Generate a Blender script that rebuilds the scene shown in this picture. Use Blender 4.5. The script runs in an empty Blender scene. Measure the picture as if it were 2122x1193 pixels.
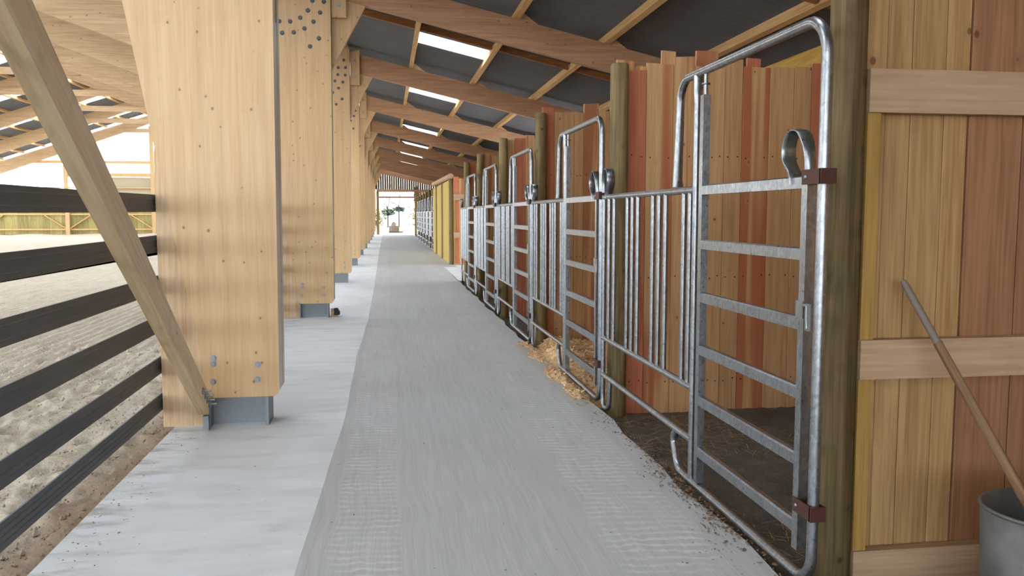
import bpy, math, random
import numpy as np
from mathutils import Vector
random.seed(7); rng = np.random.default_rng(7)
S = bpy.context.scene
COL = S.collection
PI = math.pi

# ------------------------------------------------------------------ camera, sky, exposure
cam_d = bpy.data.cameras.new('camera'); cam = bpy.data.objects.new('camera', cam_d); COL.objects.link(cam)
cam_d.sensor_width = 36.0; cam_d.lens = 36.0 * 1750.0 / 2122.0; cam_d.clip_start = 0.05; cam_d.clip_end = 400
YAW, PITCH = math.radians(8.4512), math.radians(4.9803)
cam.location = (0, 0, 1.55)
cam.rotation_euler = (PI / 2 - PITCH, 0, -YAW)
S.camera = cam

W = bpy.data.worlds.new('overcast_sky'); S.world = W; W.use_nodes = True
bg = W.node_tree.nodes['Background']
bg.inputs[0].default_value = (0.88, 0.96, 1.05, 1); bg.inputs[1].default_value = 1.0

S.view_settings.view_transform = 'Standard'; S.view_settings.look = 'None'
S.view_settings.exposure = 2.75; S.view_settings.gamma = 1.0; S.view_settings.use_curve_mapping = False
try:
    S.cycles.max_bounces = 12; S.cycles.diffuse_bounces = 8; S.cycles.transmission_bounces = 6
    S.cycles.caustics_reflective = False; S.cycles.sample_clamp_indirect = 6.0
except Exception:
    pass

# ------------------------------------------------------------------ mesh helpers
class MB:
    def __init__(s): s.v = []; s.f = []; s.sm = []; s.mi = []
    def add(s, v, f, smooth=False, mi=0):
        n = len(s.v); s.v += [tuple(p) for p in v]
        for q in f: s.f.append(tuple(i + n for i in q)); s.sm.append(smooth); s.mi.append(mi)
    def box(s, x0, x1, y0, y1, z0, z1):
        v = [(x0,y0,z0),(x1,y0,z0),(x1,y1,z0),(x0,y1,z0),(x0,y0,z1),(x1,y0,z1),(x1,y1,z1),(x0,y1,z1)]
        s.add(v, [(0,3,2,1),(4,5,6,7),(0,1,5,4),(1,2,6,5),(2,3,7,6),(3,0,4,7)])
    def prism_y(s, poly, y0, y1):           # polygon in X-Z extruded along Y
        n = len(poly)
        if sum(poly[i][0]*poly[(i+1)%n][1]-poly[(i+1)%n][0]*poly[i][1] for i in range(n)) < 0: poly = poly[::-1]
        v = [(x,y0,z) for x,z in poly] + [(x,y1,z) for x,z in poly]
        f = [tuple(range(n)), tuple(range(2*n-1,n-1,-1))]
        f += [(i, i+n, (i+1)%n+n, (i+1)%n) for i in range(n)]
        s.add(v, f)
    def prism_x(s, poly, x0, x1):           # polygon in Y-Z extruded along X
        n = len(poly)
        if sum(poly[i][0]*poly[(i+1)%n][1]-poly[(i+1)%n][0]*poly[i][1] for i in range(n)) < 0: poly = poly[::-1]
        v = [(x0,y,z) for y,z in poly] + [(x1,y,z) for y,z in poly]
        f = [tuple(range(n-1,-1,-1)), tuple(range(n,2*n))]
        f += [(i, (i+1)%n, (i+1)%n+n, i+n) for i in range(n)]
        s.add(v, f)
    def bar(s, p0, p1, a, b, up=(0,0,1)):   # rectangular bar, a across, b along up
        p0, p1 = Vector(p0), Vector(p1); d = (p1-p0).normalized()
        r = d.cross(Vector(up)).normalized(); u = r.cross(d)
        v = []
        for p in (p0, p1):
            for i, j in ((-1,-1),(1,-1),(1,1),(-1,1)): v.append(p + r*(i*a/2) + u*(j*b/2))
        s.add(v, [(0,1,2,3),(7,6,5,4),(0,4,5,1),(1,5,6,2),(2,6,7,3),(3,7,4,0)])
    def tube(s, pts, r, n=10, ry=None, up=(1,0,0), caps=True, radii=None):
        # section: r in the plane normal to `up`, ry along `up`
        P = [Vector(p) for p in pts]; m = len(P); upv = Vector(up); v = []
        for k, p in enumerate(P):
            t = (P[min(k+1,m-1)] - P[max(k-1,0)]).normalized()
            a = upv - t*upv.dot(t)
            if a.length < 1e-4: a = t.orthogonal()
            a.normalize(); b = t.cross(a)
            ra, rb = (ry if ry else r), r
            if radii: ra, rb = radii[k]
            for i in range(n):
                w = 2*PI*i/n
                v.append(p + a*(ra*math.cos(w)) + b*(rb*math.sin(w)))
        f = [(k*n+i, k*n+(i+1)%n, (k+1)*n+(i+1)%n, (k+1)*n+i) for k in range(m-1) for i in range(n)]
        s.add(v, f, True)
        if caps:
            s.add(v[:n], [tuple(range(n-1,-1,-1))]); s.add(v[-n:], [tuple(range(n))])
    def lathe(s, prof, c=(0,0,0), n=16, jit=None):
        v = []
        for r, z in prof:
            for i in range(n):
                w = 2*PI*i/n; k = jit[i] if jit is not None else 1
                v.append((c[0]+r*k*math.cos(w), c[1]+r*k*math.sin(w), c[2]+z))
        m = len(prof)
        s.add(v, [(k*n+i, k*n+(i+1)%n, (k+1)*n+(i+1)%n, (k+1)*n+i) for k in range(m-1) for i in range(n)], True)
    def hexbolt(s, c, r, h, ax='y'):        # bolt head on a washer, facing -Y or +X
        v = []
        for rr, h0, h1, n in ((r*1.5, 0, h*.25, 10), (r, h*.25, h, 6)):
            pts = [(rr*math.cos(2*PI*i/n), rr*math.sin(2*PI*i/n)) for i in range(n)]
            if ax == 'y':
                q = [(c[0]+a, c[1]-h0, c[2]+b) for a, b in pts] + [(c[0]+a, c[1]-h1, c[2]+b) for a, b in pts]
            else:
                q = [(c[0]+h0, c[1]+a, c[2]+b) for a, b in pts] + [(c[0]+h1, c[1]+a, c[2]+b) for a, b in pts]
            s.add(q, [tuple(range(n, 2*n))] + [(i, (i+1)%n, (i+1)%n+n, i+n) for i in range(n)])
    def mesh(s, name, mat, off=(0,0,0)):
        me = bpy.data.meshes.new(name)
        v = np.array(s.v, dtype=float) - np.array(off)
        me.from_pydata(v.tolist(), [], s.f)
        for m in (mat if isinstance(mat, (list, tuple)) else [mat]): me.materials.append(m)
        me.polygons.foreach_set('use_smooth', s.sm)
        if any(s.mi): me.polygons.foreach_set('material_index', s.mi)
        me.update()
        return me
    def build(s, name, mat, parent=None, loc=(0,0,0), off=None):
        # vertices are in the parent's local frame; loc becomes the piece's own origin
        o = bpy.data.objects.new(name, s.mesh(name, mat, loc if off is None else off))
        o.location = loc; o.parent = parent; COL.objects.link(o)
        return o

def empty(name, loc, label=None, cat=None, group=None, kind=None):
    o = bpy.data.objects.new(name, None); o.empty_display_size = .1; o.location = loc; COL.objects.link(o)
    return tag(o, label, cat, group, kind)
def tag(o, label=None, cat=None, group=None, kind=None):
    if label: o['label'] = label
    if cat: o['category'] = cat
    if group: o['group'] = group
    if kind: o['kind'] = kind
    return o
def link(name, me, parent, loc=(0,0,0), rot=None):
    o = bpy.data.objects.new(name, me); o.parent = parent; o.location = loc
    if rot: o.rotation_euler = rot
    COL.objects.link(o); return o
def copy_tree(o, parent=None):
    c = o.copy(); COL.objects.link(c); c.parent = parent
    for ch in list(o.children): copy_tree(ch, c)
    return c
def fillet(pts, R, n=6):
    P = [Vector(p) for p in pts]; out = [P[0]]
    Rs = R if isinstance(R, (list, tuple)) else [R]*(len(P)-2)
    for i in range(1, len(P)-1):
        a = (P[i-1]-P[i]).normalized(); b = (P[i+1]-P[i]).normalized(); r = Rs[i-1]
        ang = a.angle(b); t = r/math.tan(ang/2); c = P[i] + (a+b).normalized()*(r/math.sin(ang/2))
        s0 = P[i]+a*t - c; s1 = P[i]+b*t - c; w = s0.angle(s1)
        for k in range(n+1):
            q = k/n; out.append(c + (s0*math.sin((1-q)*w) + s1*math.sin(q*w))/math.sin(w))
    out.append(P[-1]); return out

# ------------------------------------------------------------------ materials
def srgb(r, g, b):
    f = lambda c: (c/255/12.92) if c/255 <= .04045 else ((c/255+.055)/1.055)**2.4
    return (f(r), f(g), f(b), 1)
class NT:
    def __init__(s, name):
        s.m = bpy.data.materials.new(name); s.m.use_nodes = True; s.t = s.m.node_tree
        s.b = s.t.nodes['Principled BSDF']; s.out = s.t.nodes['Material Output']
    def n(s, typ, props=None, **inp):
        nd = s.t.nodes.new(typ)
        for k, v in (props or {}).items(): setattr(nd, k, v)
        for k, v in inp.items():
            k = k.replace('_', ' ')
            sock = nd.inputs[int(k[1:])] if k[0] == 'i' and k[1:].isdigit() else nd.inputs[k]
            s.set(sock, v)
        return nd
    def set(s, sock, v):
        if isinstance(v, bpy.types.NodeSocket): s.t.links.new(v, sock)
        else: sock.default_value = v
    def math(s, op, a, b=0.0, c=None):
        nd = s.t.nodes.new('ShaderNodeMath'); nd.operation = op; s.set(nd.inputs[0], a); s.set(nd.inputs[1], b)
        if c is not None: s.set(nd.inputs[2], c)
        return nd.outputs[0]
    def mix(s, f, a, b, mode='MIX'):
        nd = s.t.nodes.new('ShaderNodeMix'); nd.data_type = 'RGBA'; nd.blend_type = mode
        s.set(nd.inputs[0], f); s.set(nd.inputs[6], a); s.set(nd.inputs[7], b); return nd.outputs[2]
    def ramp(s, f, stops):
        nd = s.t.nodes.new('ShaderNodeValToRGB'); s.set(nd.inputs[0], f); e = nd.color_ramp.elements
        while len(e) < len(stops): e.new(.5)
        for k, (p, c) in enumerate(stops):
            e[k].position = p; e[k].color = c if isinstance(c, tuple) else (c, c, c, 1)
        return nd.outputs[0]
    def smooth(s, x, a, b):
        nd = s.t.nodes.new('ShaderNodeMapRange'); nd.interpolation_type = 'SMOOTHSTEP'
        s.set(nd.inputs[0], x); nd.inputs[1].default_value = a; nd.inputs[2].default_value = b; return nd.outputs[0]
    def noise(s, vec, scale, detail=3, rough=.55, dist=0):
        return s.n('ShaderNodeTexNoise', Vector=vec, Scale=scale, Detail=detail, Roughness=rough, Distortion=dist).outputs[0]
    def coord(s, scale=(1,1,1), rnd=0.0):
        c = s.t.nodes.new('ShaderNodeTexCoord').outputs['Object']
        if rnd:
            r = s.t.nodes.new('ShaderNodeObjectInfo').outputs['Random']
            c2 = s.n('ShaderNodeCombineXYZ', X=s.math('MULTIPLY', r, rnd), Y=s.math('MULTIPLY', r, rnd*1.7), Z=s.math('MULTIPLY', r, rnd*2.3)).outputs[0]
            c = s.n('ShaderNodeVectorMath', {'operation': 'ADD'}, i0=c, i1=c2).outputs[0]
        s.raw = c
        return s.n('ShaderNodeVectorMath', {'operation': 'MULTIPLY'}, i0=c, i1=scale).outputs[0]
    def scaled(s, scale):
        return s.n('ShaderNodeVectorMath', {'operation': 'MULTIPLY'}, i0=s.raw, i1=scale).outputs[0]
    def bump(s, h, strength=.3, dist=.01):
        s.set(s.b.inputs['Normal'], s.n('ShaderNodeBump', Strength=strength, Distance=dist, Height=h).outputs[0])

def wood(name, light, dark, axis='Z', heart=None, heart_amt=.5, knots=7.0, knot_r=.08, var=.12, knot_col=None, grain=1.0, stain=0.0, rough=.72, lam=0.0):
    t = NT(name); ia = 'XYZ'.index(axis)
    def sc(c, a): q = [c, c, c]; q[ia] = a; return tuple(q)
    t.coord((1,1,1), 17.0)
    fine = t.noise(t.scaled(sc(1, .035)), 55*grain, 4, .6, .3)
    mid = t.noise(t.scaled(sc(1, .06)), 13*grain, 3, .55, .8)
    col = t.ramp(t.math('ADD', t.math('MULTIPLY', fine, .55), t.math('MULTIPLY', mid, .45)), [(.37, dark), (.60, light)])
    if heart:
        h = t.noise(t.scaled(sc(1, .04)), 6.0, 2, .5, .4)
        r = t.t.nodes.new('ShaderNodeObjectInfo').outputs['Random']
        h = t.math('ADD', h, t.math('MULTIPLY', t.math('SUBTRACT', r, .5), .35))
        col = t.mix(t.smooth(h, .62-heart_amt*.3, .70-heart_amt*.3), col, t.mix(fine, heart, tuple(c*.72 for c in heart[:3])+(1,)))
    if lam:  # glued lamellas: boards of slightly differing tone side by side
        cell = t.n('ShaderNodeTexWhiteNoise', {'noise_dimensions': '3D'}, Vector=t.n('ShaderNodeVectorMath', {'operation': 'FLOOR'}, i0=t.scaled(sc(lam, .0))).outputs[0]).outputs[0]
        col = t.mix(1.0, col, t.ramp(cell, [(0, (.95,.94,.92,1)), (1, (1.04,1.04,1.04,1))]), 'MULTIPLY')
    if knots:
        kv = t.n('ShaderNodeTexVoronoi', Vector=t.scaled(sc(1, .8)), Scale=knots).outputs['Distance']
        kc = knot_col or tuple(c*.28 for c in dark[:3])+(1,)
        col = t.mix(t.math('SUBTRACT', 1.0, t.smooth(kv, knot_r*.6, knot_r)), col, kc)
        col = t.mix(t.math('MULTIPLY', t.math('SUBTRACT', 1.0, t.smooth(kv, knot_r, knot_r*2.6)), .35), col, dark)
    if stain:
        st = t.noise(t.scaled(sc(1, .5)), 3.2, 4, .6, 1.2)
        col = t.mix(t.math('MULTIPLY', t.smooth(st, .52, .75), stain), col, tuple(c*.45 for c in dark[:3])+(1,))
    r = t.t.nodes.new('ShaderNodeObjectInfo').outputs['Random']
    v = t.ramp(r, [(0, 1-var), (1, 1+var*.6)])
    col = t.mix(1.0, col, v, 'MULTIPLY')
    t.set(t.b.inputs['Base Color'], col); t.b.inputs['Roughness'].default_value = rough
    t.b.inputs['Specular IOR Level'].default_value = .3
    t.bump(fine, .15, .004)
    return t.m

def plain(name, col, rough=.6, metal=0.0, noise=0.0, nscale=30, spec=.4, bump=0.0):
    t = NT(name); t.coord((1,1,1), 5.0)
    nz = t.noise(t.raw, nscale, 4, .6)
    c = t.mix(nz, tuple(x*(1-noise) for x in col[:3])+(1,), tuple(min(1, x*(1+noise)) for x in col[:3])+(1,))
    t.set(t.b.inputs['Base Color'], c); t.b.inputs['Roughness'].default_value = rough
    t.b.inputs['Metallic'].default_value = metal; t.b.inputs['Specular IOR Level'].default_value = spec
    if bump: t.bump(nz, bump, .01)
    return t.m

M = {}
GL, GD = srgb(208,174,127), srgb(195,157,109)
M['glulam'] = wood('glulam_column', GL, GD, 'Z', knots=9.5, knot_r=.11, var=.04, knot_col=srgb(88,54,34), lam=22, rough=.42, stain=.10)
M['glulam'].node_tree.nodes['Principled BSDF'].inputs['Specular IOR Level'].default_value = .6
M['glulam_side'] = wood('glulam_side_baked_light', srgb(236,230,222), srgb(222,214,204), 'Z', knots=0, var=.03, rough=.38)  # column wood made paler, painting in light on the aisle side
M['glulam_x'] = wood('glulam_rafter', srgb(210,182,146), srgb(186,152,114), 'X', knots=7, knot_r=.085, var=.06, knot_col=srgb(95,58,38))
M['aisle_wood'] = wood('aisle_rafter_wood', srgb(198,158,124), srgb(172,128,96), 'X', knots=7, knot_r=.085, var=.05, knot_col=srgb(95,58,38))
M['edge_board'] = wood('rough_edge_board', srgb(208,182,148), srgb(184,150,112), 'Z', knots=5, knot_r=.07, var=.06, knot_col=srgb(100,62,40), stain=.25)
M['brace_side'] = wood('brace_side_baked_light', srgb(244,224,192), srgb(222,196,158), 'Y', knots=6, knot_r=.07, var=.03, knot_col=srgb(92,58,38), stain=.3)  # brace wood lightened to stand in for light on its aisle face
M['brace'] = wood('rough_sawn_brace', srgb(214,190,154), srgb(190,162,122), 'Y', knots=6, knot_r=.07, var=.05, knot_col=srgb(92,58,38), stain=.45)
M['purlin'] = wood('pine_purlin', srgb(220,182,128), srgb(196,150,95), 'Y', knots=5, knot_r=.05, var=.08)
M['batten'] = wood('larch_batten', srgb(166,118,76), srgb(138,92,56), 'X', knots=4, knot_r=.05, var=.08)
M['plank_tan'] = wood('douglas_plank_tan', srgb(206,164,116), srgb(182,136,90), 'Z', heart=srgb(182,118,80), heart_amt=.15, knots=5, knot_r=.065, var=.10, knot_col=srgb(110,62,38))
M['plank_mix'] = wood('douglas_plank_two_tone', srgb(208,168,118), srgb(186,142,94), 'Z', heart=srgb(186,112,74), heart_amt=.55, knots=4.5, knot_r=.06, var=.08, knot_col=srgb(104,54,34))
M['plank_red'] = wood('douglas_plank_red', srgb(198,124,90), srgb(174,100,70), 'Z', knots=4.5, knot_r=.06, var=.08, knot_col=srgb(104,50,34))
M['plank_brown'] = wood('douglas_plank_brown', srgb(158,114,80), srgb(130,89,62), 'Z', knots=4.5, knot_r=.07, var=.08, knot_col=srgb(90,50,34))
M['plank_olive'] = wood('douglas_plank_olive', srgb(186,150,102), srgb(152,115,72), 'Z', knots=5, knot_r=.09, var=.07, knot_col=srgb(96,60,34))
M['rail_wood'] = wood('pale_sawn_rail', srgb(192,162,130), srgb(170,138,104), 'X', knots=4, knot_r=.05, var=.06, stain=.15)
M['yellow_wood'] = wood('yellow_treated_pine', srgb(178,142,78), srgb(150,114,56), 'Z', knots=4, knot_r=.05, var=.06)
M['yellow_plank'] = wood('yellow_treated_plank', srgb(210,184,98), srgb(182,152,72), 'Z', knots=4, knot_r=.05, var=.08)
M['yellow_beam'] = wood('yellow_treated_beam', srgb(206,166,84), srgb(178,136,60), 'Y', knots=4, knot_r=.05, var=.06)
M['post'] = wood('treated_round_post', srgb(146,126,86), srgb(104,86,54), 'Z', knots=6, knot_r=.08, var=.10, knot_col=srgb(76,58,36), stain=.5)
M['post_dark'] = wood('dark_treated_post', srgb(116,98,64), srgb(74,60,36), 'Z', knots=6, knot_r=.09, var=.02, knot_col=srgb(60,46,30), stain=.75)
M['green_plank'] = wood('green_treated_plank', srgb(170,158,104), srgb(136,124,78), 'Z', knots=3, knot_r=.06, var=.3, knot_col=srgb(90,74,44), stain=.3)
M['dark_slat'] = wood('weathered_slat', srgb(132,112,80), srgb(90,74,52), 'Z', knots=3, knot_r=.05, var=.3)
M['end_grain'] = plain('log_wood', srgb(92,76,62), .85, 0, .25, 14)

t = NT('galvanised_steel'); t.coord((1,1,1), 9.0)
nz = t.noise(t.raw, 60, 3, .6); nb = t.noise(t.scaled((1,1,.25)), 22, 3, .6)
vs = t.n('ShaderNodeTexVoronoi', Vector=t.scaled((1,1,.6)), Scale=70.0).outputs['Color']
sg = t.n('ShaderNodeSeparateColor', Color=vs).outputs[0]
t.set(t.b.inputs['Base Color'], t.mix(t.math('ADD', t.math('MULTIPLY', nb, .6), t.math('MULTIPLY', sg, .4)), srgb(120,123,125), srgb(178,181,183)))
t.b.inputs['Metallic'].default_value = .93
t.set(t.b.inputs['Roughness'], t.ramp(nz, [(.3, .26), (.7, .40)]))
M['galv'] = t.m
M['steel'] = plain('galvanised_plate', srgb(140,146,150), .5, .6, .15, 40, bump=.05)
M['bolt'] = plain('zinc_bolt', srgb(150,154,158), .4, .8, .1, 60)
M['dark_bolt'] = plain('dark_steel_bolt', srgb(92,92,94), .5, .6, .15, 60)
M['clip'] = plain('rusty_brown_clip', srgb(74,40,30), .55, .1, .3, 40)
M['black'] = plain('black_plastic', srgb(34,32,32), .6)
M['nail'] = plain('nail_head', srgb(60,42,32), .6, .3)
M['rod'] = wood('worn_tool_handle', srgb(140,108,78), srgb(104,78,56), 'Z', knots=0, var=.04)
M['rod_grey'] = plain('grey_worn_wood', srgb(124,112,100), .6, 0, .2, 40)
M['tub'] = plain('dull_zinc_tub', srgb(110,108,104), .6, .45, .35, 12, bump=.1)

t = NT('black_rubber_band'); t.coord()
nz = t.noise(t.scaled((1,.1,1)), 60, 3)
t.set(t.b.inputs['Base Color'], t.mix(nz, srgb(58,64,70), srgb(84,90,96))); t.b.inputs['Roughness'].default_value = .5
M['band'] = t.m

t = NT('dark_corrugated_sheet'); t.coord((1,1,1), 7.0)
nz = t.noise(t.scaled((.4,1,1)), 9, 4, .6)
t.set(t.b.inputs['Base Color'], t.mix(nz, srgb(90,92,96), srgb(114,115,118))); t.b.inputs['Roughness'].default_value = .8
M['sheet'] = t.m

t = NT('translucent_roof_sheet')
tl = t.n('ShaderNodeBsdfTranslucent', Color=(.95, .96, .97, 1)); tr = t.n('ShaderNodeBsdfTransparent', Color=(.95,.96,.97,1))
mx = t.n('ShaderNodeMixShader', Fac=.75); t.set(mx.inputs[1], tl.outputs[0]); t.set(mx.inputs[2], tr.outputs[0])
t.set(t.out.inputs[0], mx.outputs[0]); M['skylight'] = t.m

# concrete lane: smooth pale strip (slot 0) and broomed lane (slot 1)
def concrete(name, broom):
    t = NT(name); t.coord()
    big = t.noise(t.scaled((1,.5,1)), 1.1, 4, .6, .6); fine = t.noise(t.raw, 120, 4, .65); mid = t.noise(t.scaled((.35,1.6,1)), 4.0, 4, .6, .5)
    sp = t.n('ShaderNodeTexVoronoi', Vector=t.raw, Scale=9.0).outputs['Distance']
    speck = t.math('SUBTRACT', 1.0, t.smooth(sp, .03, .05))
    if not broom:
        c = t.ramp(t.math('ADD', t.math('MULTIPLY', mid, .6), t.math('MULTIPLY', big, .4)), [(.30, srgb(196,196,194)), (.50, srgb(216,218,218)), (.68, srgb(226,229,231))])
        c = t.mix(t.math('MULTIPLY', fine, .16), c, srgb(180,179,175))
        dirt = t.noise(t.scaled((.35,1,1)), 6, 5, .7)
        xs = t.n('ShaderNodeSeparateXYZ', Vector=t.raw).outputs[0]
        edge = t.math('SUBTRACT', 1.0, t.smooth(xs, -1.55, -1.15))
        c = t.mix(t.math('MULTIPLY', t.math('MULTIPLY', t.smooth(dirt, .45, .65), edge), .6), c, srgb(134,122,106))
        t.bump(fine, .12, .004)
    else:
        x, y, z = t.n('ShaderNodeSeparateXYZ', Vector=t.raw).outputs
        wob = t.math('MULTIPLY', t.math('SUBTRACT', t.noise(t.scaled((.05,.5,1)), 1.0, 2), .5), .12)
        wob2 = t.math('MULTIPLY', t.math('SUBTRACT', t.noise(t.scaled((.3,1.2,1)), 1.6, 2), .5), .05)
        gx = t.n('ShaderNodeCombineXYZ', X=t.math('ADD', x, t.math('ADD', wob, wob2)), Y=t.math('MULTIPLY', y, .018), Z=0.0).outputs[0]
        gr = t.noise(gx, 95, 4, .7); gr2 = t.noise(gx, 26, 3, .6)
        c = t.ramp(t.math('ADD', t.math('MULTIPLY', gr, .5), t.math('ADD', t.math('MULTIPLY', gr2, .25), t.math('MULTIPLY', big, .25))),
                   [(.34, srgb(168,168,164)), (.52, srgb(182,182,179)), (.70, srgb(198,199,197))])
        # tyre tread prints along both sides
        xw = t.math('ADD', x, wob)
        ml = t.math('MULTIPLY', t.smooth(xw, -.30, -.24), t.math('SUBTRACT', 1.0, t.smooth(xw, .02, .08)))
        mr = t.math('MULTIPLY', t.smooth(xw, .98, 1.06), t.math('SUBTRACT', 1.0, t.smooth(xw, 1.46, 1.54)))
        yd = t.math('ADD', y, t.math('MULTIPLY', t.math('SUBTRACT', t.noise(t.scaled((1.6,.8,1)), 4, 4, .65), .5), .13))
        sl = t.math('ADD', yd, t.math('MULTIPLY', x, .10))
        tr_ = t.math('SINE', t.math('MULTIPLY', sl, 2*PI/.075))
        fade = t.smooth(t.noise(t.scaled((1.6,.8,1)), 3.2, 4, .7), .38, .66)
        msk = t.math('MULTIPLY', t.math('MAXIMUM', ml, mr), t.math('ADD', .15, t.math('MULTIPLY', fade, .85)))
        trd = t.math('MULTIPLY', t.smooth(tr_, -.2, .9), msk)
        c = t.mix(t.math('MULTIPLY', trd, .45), c, srgb(222,221,218))
        c = t.mix(t.math('MULTIPLY', fine, .12), c, srgb(150,147,142))
        pale = t.smooth(t.noise(t.raw, 2.6, 4, .65), .66, .78)
        c = t.mix(t.math('MULTIPLY', pale, .25), c, srgb(220,220,219))
        hh = t.math('ADD', t.math('MULTIPLY', gr, .6), t.math('MULTIPLY', trd, .8))
        t.bump(hh, .25, .006)
    c = t.mix(t.math('MULTIPLY', speck, .0 if broom else .3), c, srgb(90,82,74))
    t.set(t.b.inputs['Base Color'], c); t.b.inputs['Roughness'].default_value = .82; t.b.inputs['Specular IOR Level'].default_value = .25
    return t.m
M['conc_smooth'] = concrete('smooth_concrete', False); M['conc_broom'] = concrete('broomed_concrete', True)

t = NT('arena_sand'); t.coord()
b_ = t.noise(t.scaled((2,.4,1)), 3, 5, .65); f_ = t.noise(t.raw, 55, 5, .75); g_ = t.noise(t.raw, 18, 4, .7)
c = t.ramp(t.math('ADD', t.math('MULTIPLY', b_, .3), t.math('ADD', t.math('MULTIPLY', f_, .4), t.math('MULTIPLY', g_, .3))), [(.36, srgb(146,130,110)), (.47, srgb(196,182,160)), (.62, srgb(218,207,190))])
xs = t.n('ShaderNodeSeparateXYZ', Vector=t.raw).outputs[0]
edge = t.smooth(t.math('ADD', xs, t.math('MULTIPLY', b_, .5)), -1.75, -1.35)
c = t.mix(t.math('MULTIPLY', edge, .7), c, srgb(148,120,96))
t.set(t.b.inputs['Base Color'], c); t.b.inputs['Roughness'].default_value = .95; t.b.inputs['Specular IOR Level'].default_value = .1
t.bump(t.math('ADD', f_, g_), .8, .03); M['sand'] = t.m

t = NT('dark_stall_soil'); t.coord()
b_ = t.noise(t.raw, 4, 5, .7); f_ = t.noise(t.scaled((1.5,.6,1)), 60, 4, .7)
c = t.ramp(t.math('ADD', t.math('MULTIPLY', b_, .6), t.math('MULTIPLY', f_, .4)), [(.34, srgb(62,56,50)), (.52, srgb(92,84,74)), (.72, srgb(126,114,98))])
t.set(t.b.inputs['Base Color'], c); t.b.inputs['Roughness'].default_value = .95; t.bump(f_, .6, .02); M['soil'] = t.m
M['crumb'] = plain('dark_crumbs', srgb(100,90,78), .9, 0, .4, 50)
M['shaving'] = plain('wood_shavings', srgb(220,186,142), .85, 0, .25, 60, bump=.4)
M['straw'] = plain('straw', srgb(178,140,84), .8, 0, .3, 20)
M['litter'] = plain('brown_litter', srgb(124,100,74), .9, 0, .35, 50, bump=.4)
M['gravel'] = plain('pale_gravel', srgb(205,202,195), .95, 0, .12, 3)
M['bark'] = plain('grey_bark', srgb(70,64,60), .9, 0, .2, 10)
M['leaf_dark'] = plain('conifer_green', srgb(72,84,68), .8, 0, .2, 3)
M['leaf_pale'] = plain('pale_shrub_green', srgb(108,112,74), .8, 0, .25, 3)
M['white_pole'] = plain('white_paint', srgb(225,222,215), .6)
M['netting'] = plain('beige_wind_netting', srgb(176,164,138), .8, 0, .06, 20)
M['pink_bar'] = plain('red_oxide_bar', srgb(176,140,128), .6, 0, .06, 20)

# ------------------------------------------------------------------ main measures
PERIOD = 6.6; Y0 = 6.33; NF = 10
FRAMES = [Y0 + PERIOD*k for k in range(NF)]
YE = 66.0; YS = -20.07
SL = .232
XK = -.82; XV = -5.0; SK = .04; SM = .335
RX = -16.15
def ROOF(x):                 # top line of the rafters: aisle slope, then the steeper arena slope, mirrored past the ridge
    if x >= XK: return 5.08 - SL*(x+.35)
    if x < RX: x = 2*RX - x
    z = 5.08 - SL*(XK+.35) + SK*(XK-max(x, XV))
    return z + SM*(XV-x) if x < XV else z
RZ = ROOF(RX)
def UND(x): return 5.9 + .356*(-9-x)

# ------------------------------------------------------------------ floor, sand, soil, outside ground
def build_floor():
    mb = MB()
    bx = [(-1.5, -.42), (3.6, -.41), (4.5, -.39), (6, -.34), (7, -.33), (9.2, -.34), (12.7, -.28), (17.6, -.27), (36, -.3), (YE, -.3)]
    ys = [YS, -8, -1.5] + [bx[0][0]+.4*i for i in range(1, 60)] + [25, 30, 36, 45, 55, YE]
    f = lambda y: float(np.interp(y, [a for a, b in bx], [b for a, b in bx])) + .004*math.sin(y*3.1)
    for y0, y1 in zip(ys[:-1], ys[1:]):
        # left pale strip, right broomed lane (ragged stall edge)
        e0, e1 = [1.66 + .02*math.sin(y*5.3) + .012*math.sin(y*13.7) for y in (y0, y1)]
        if y0 >= 25: e0 = e1 = 2.06
        mb.add([(-1.55,y0,0),(f(y0),y0,0),(f(y1),y1,0),(-1.55,y1,0)], [(0,1,2,3)], mi=0)
        mb.add([(f(y0),y0,0),(e0,y0,0),(e1,y1,0),(f(y1),y1,0)], [(0,1,2,3)], mi=1)
        mb.add([(-1.55,y0,-.2),(-1.55,y0,0),(-1.55,y1,0),(-1.55,y1,-.2)], [(0,1,2,3)], mi=0)
        mb.add([(e0,y0,0),(e0,y0,-.2),(e1,y1,-.2),(e1,y1,0)], [(0,1,2,3)], mi=1)
    # cross passage between the two stall blocks
    mb.add([(1.67,19.75,-.004),(6.2,19.75,-.004),(6.2,25.98,-.004),(1.67,25.98,-.004)], [(0,1,2,3)], mi=0)
    mb.add([(-1.55,YS,0),(-1.55,YS,-.2),(1.66,YS,-.2),(1.66,YS,0)], [(0,1,2,3)], mi=1)
    tag(mb.build('floor', [M['conc_smooth'], M['conc_broom']]), 'pale grey concrete aisle floor with a broomed lane and tyre prints', kind='structure')
build_floor()

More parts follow.
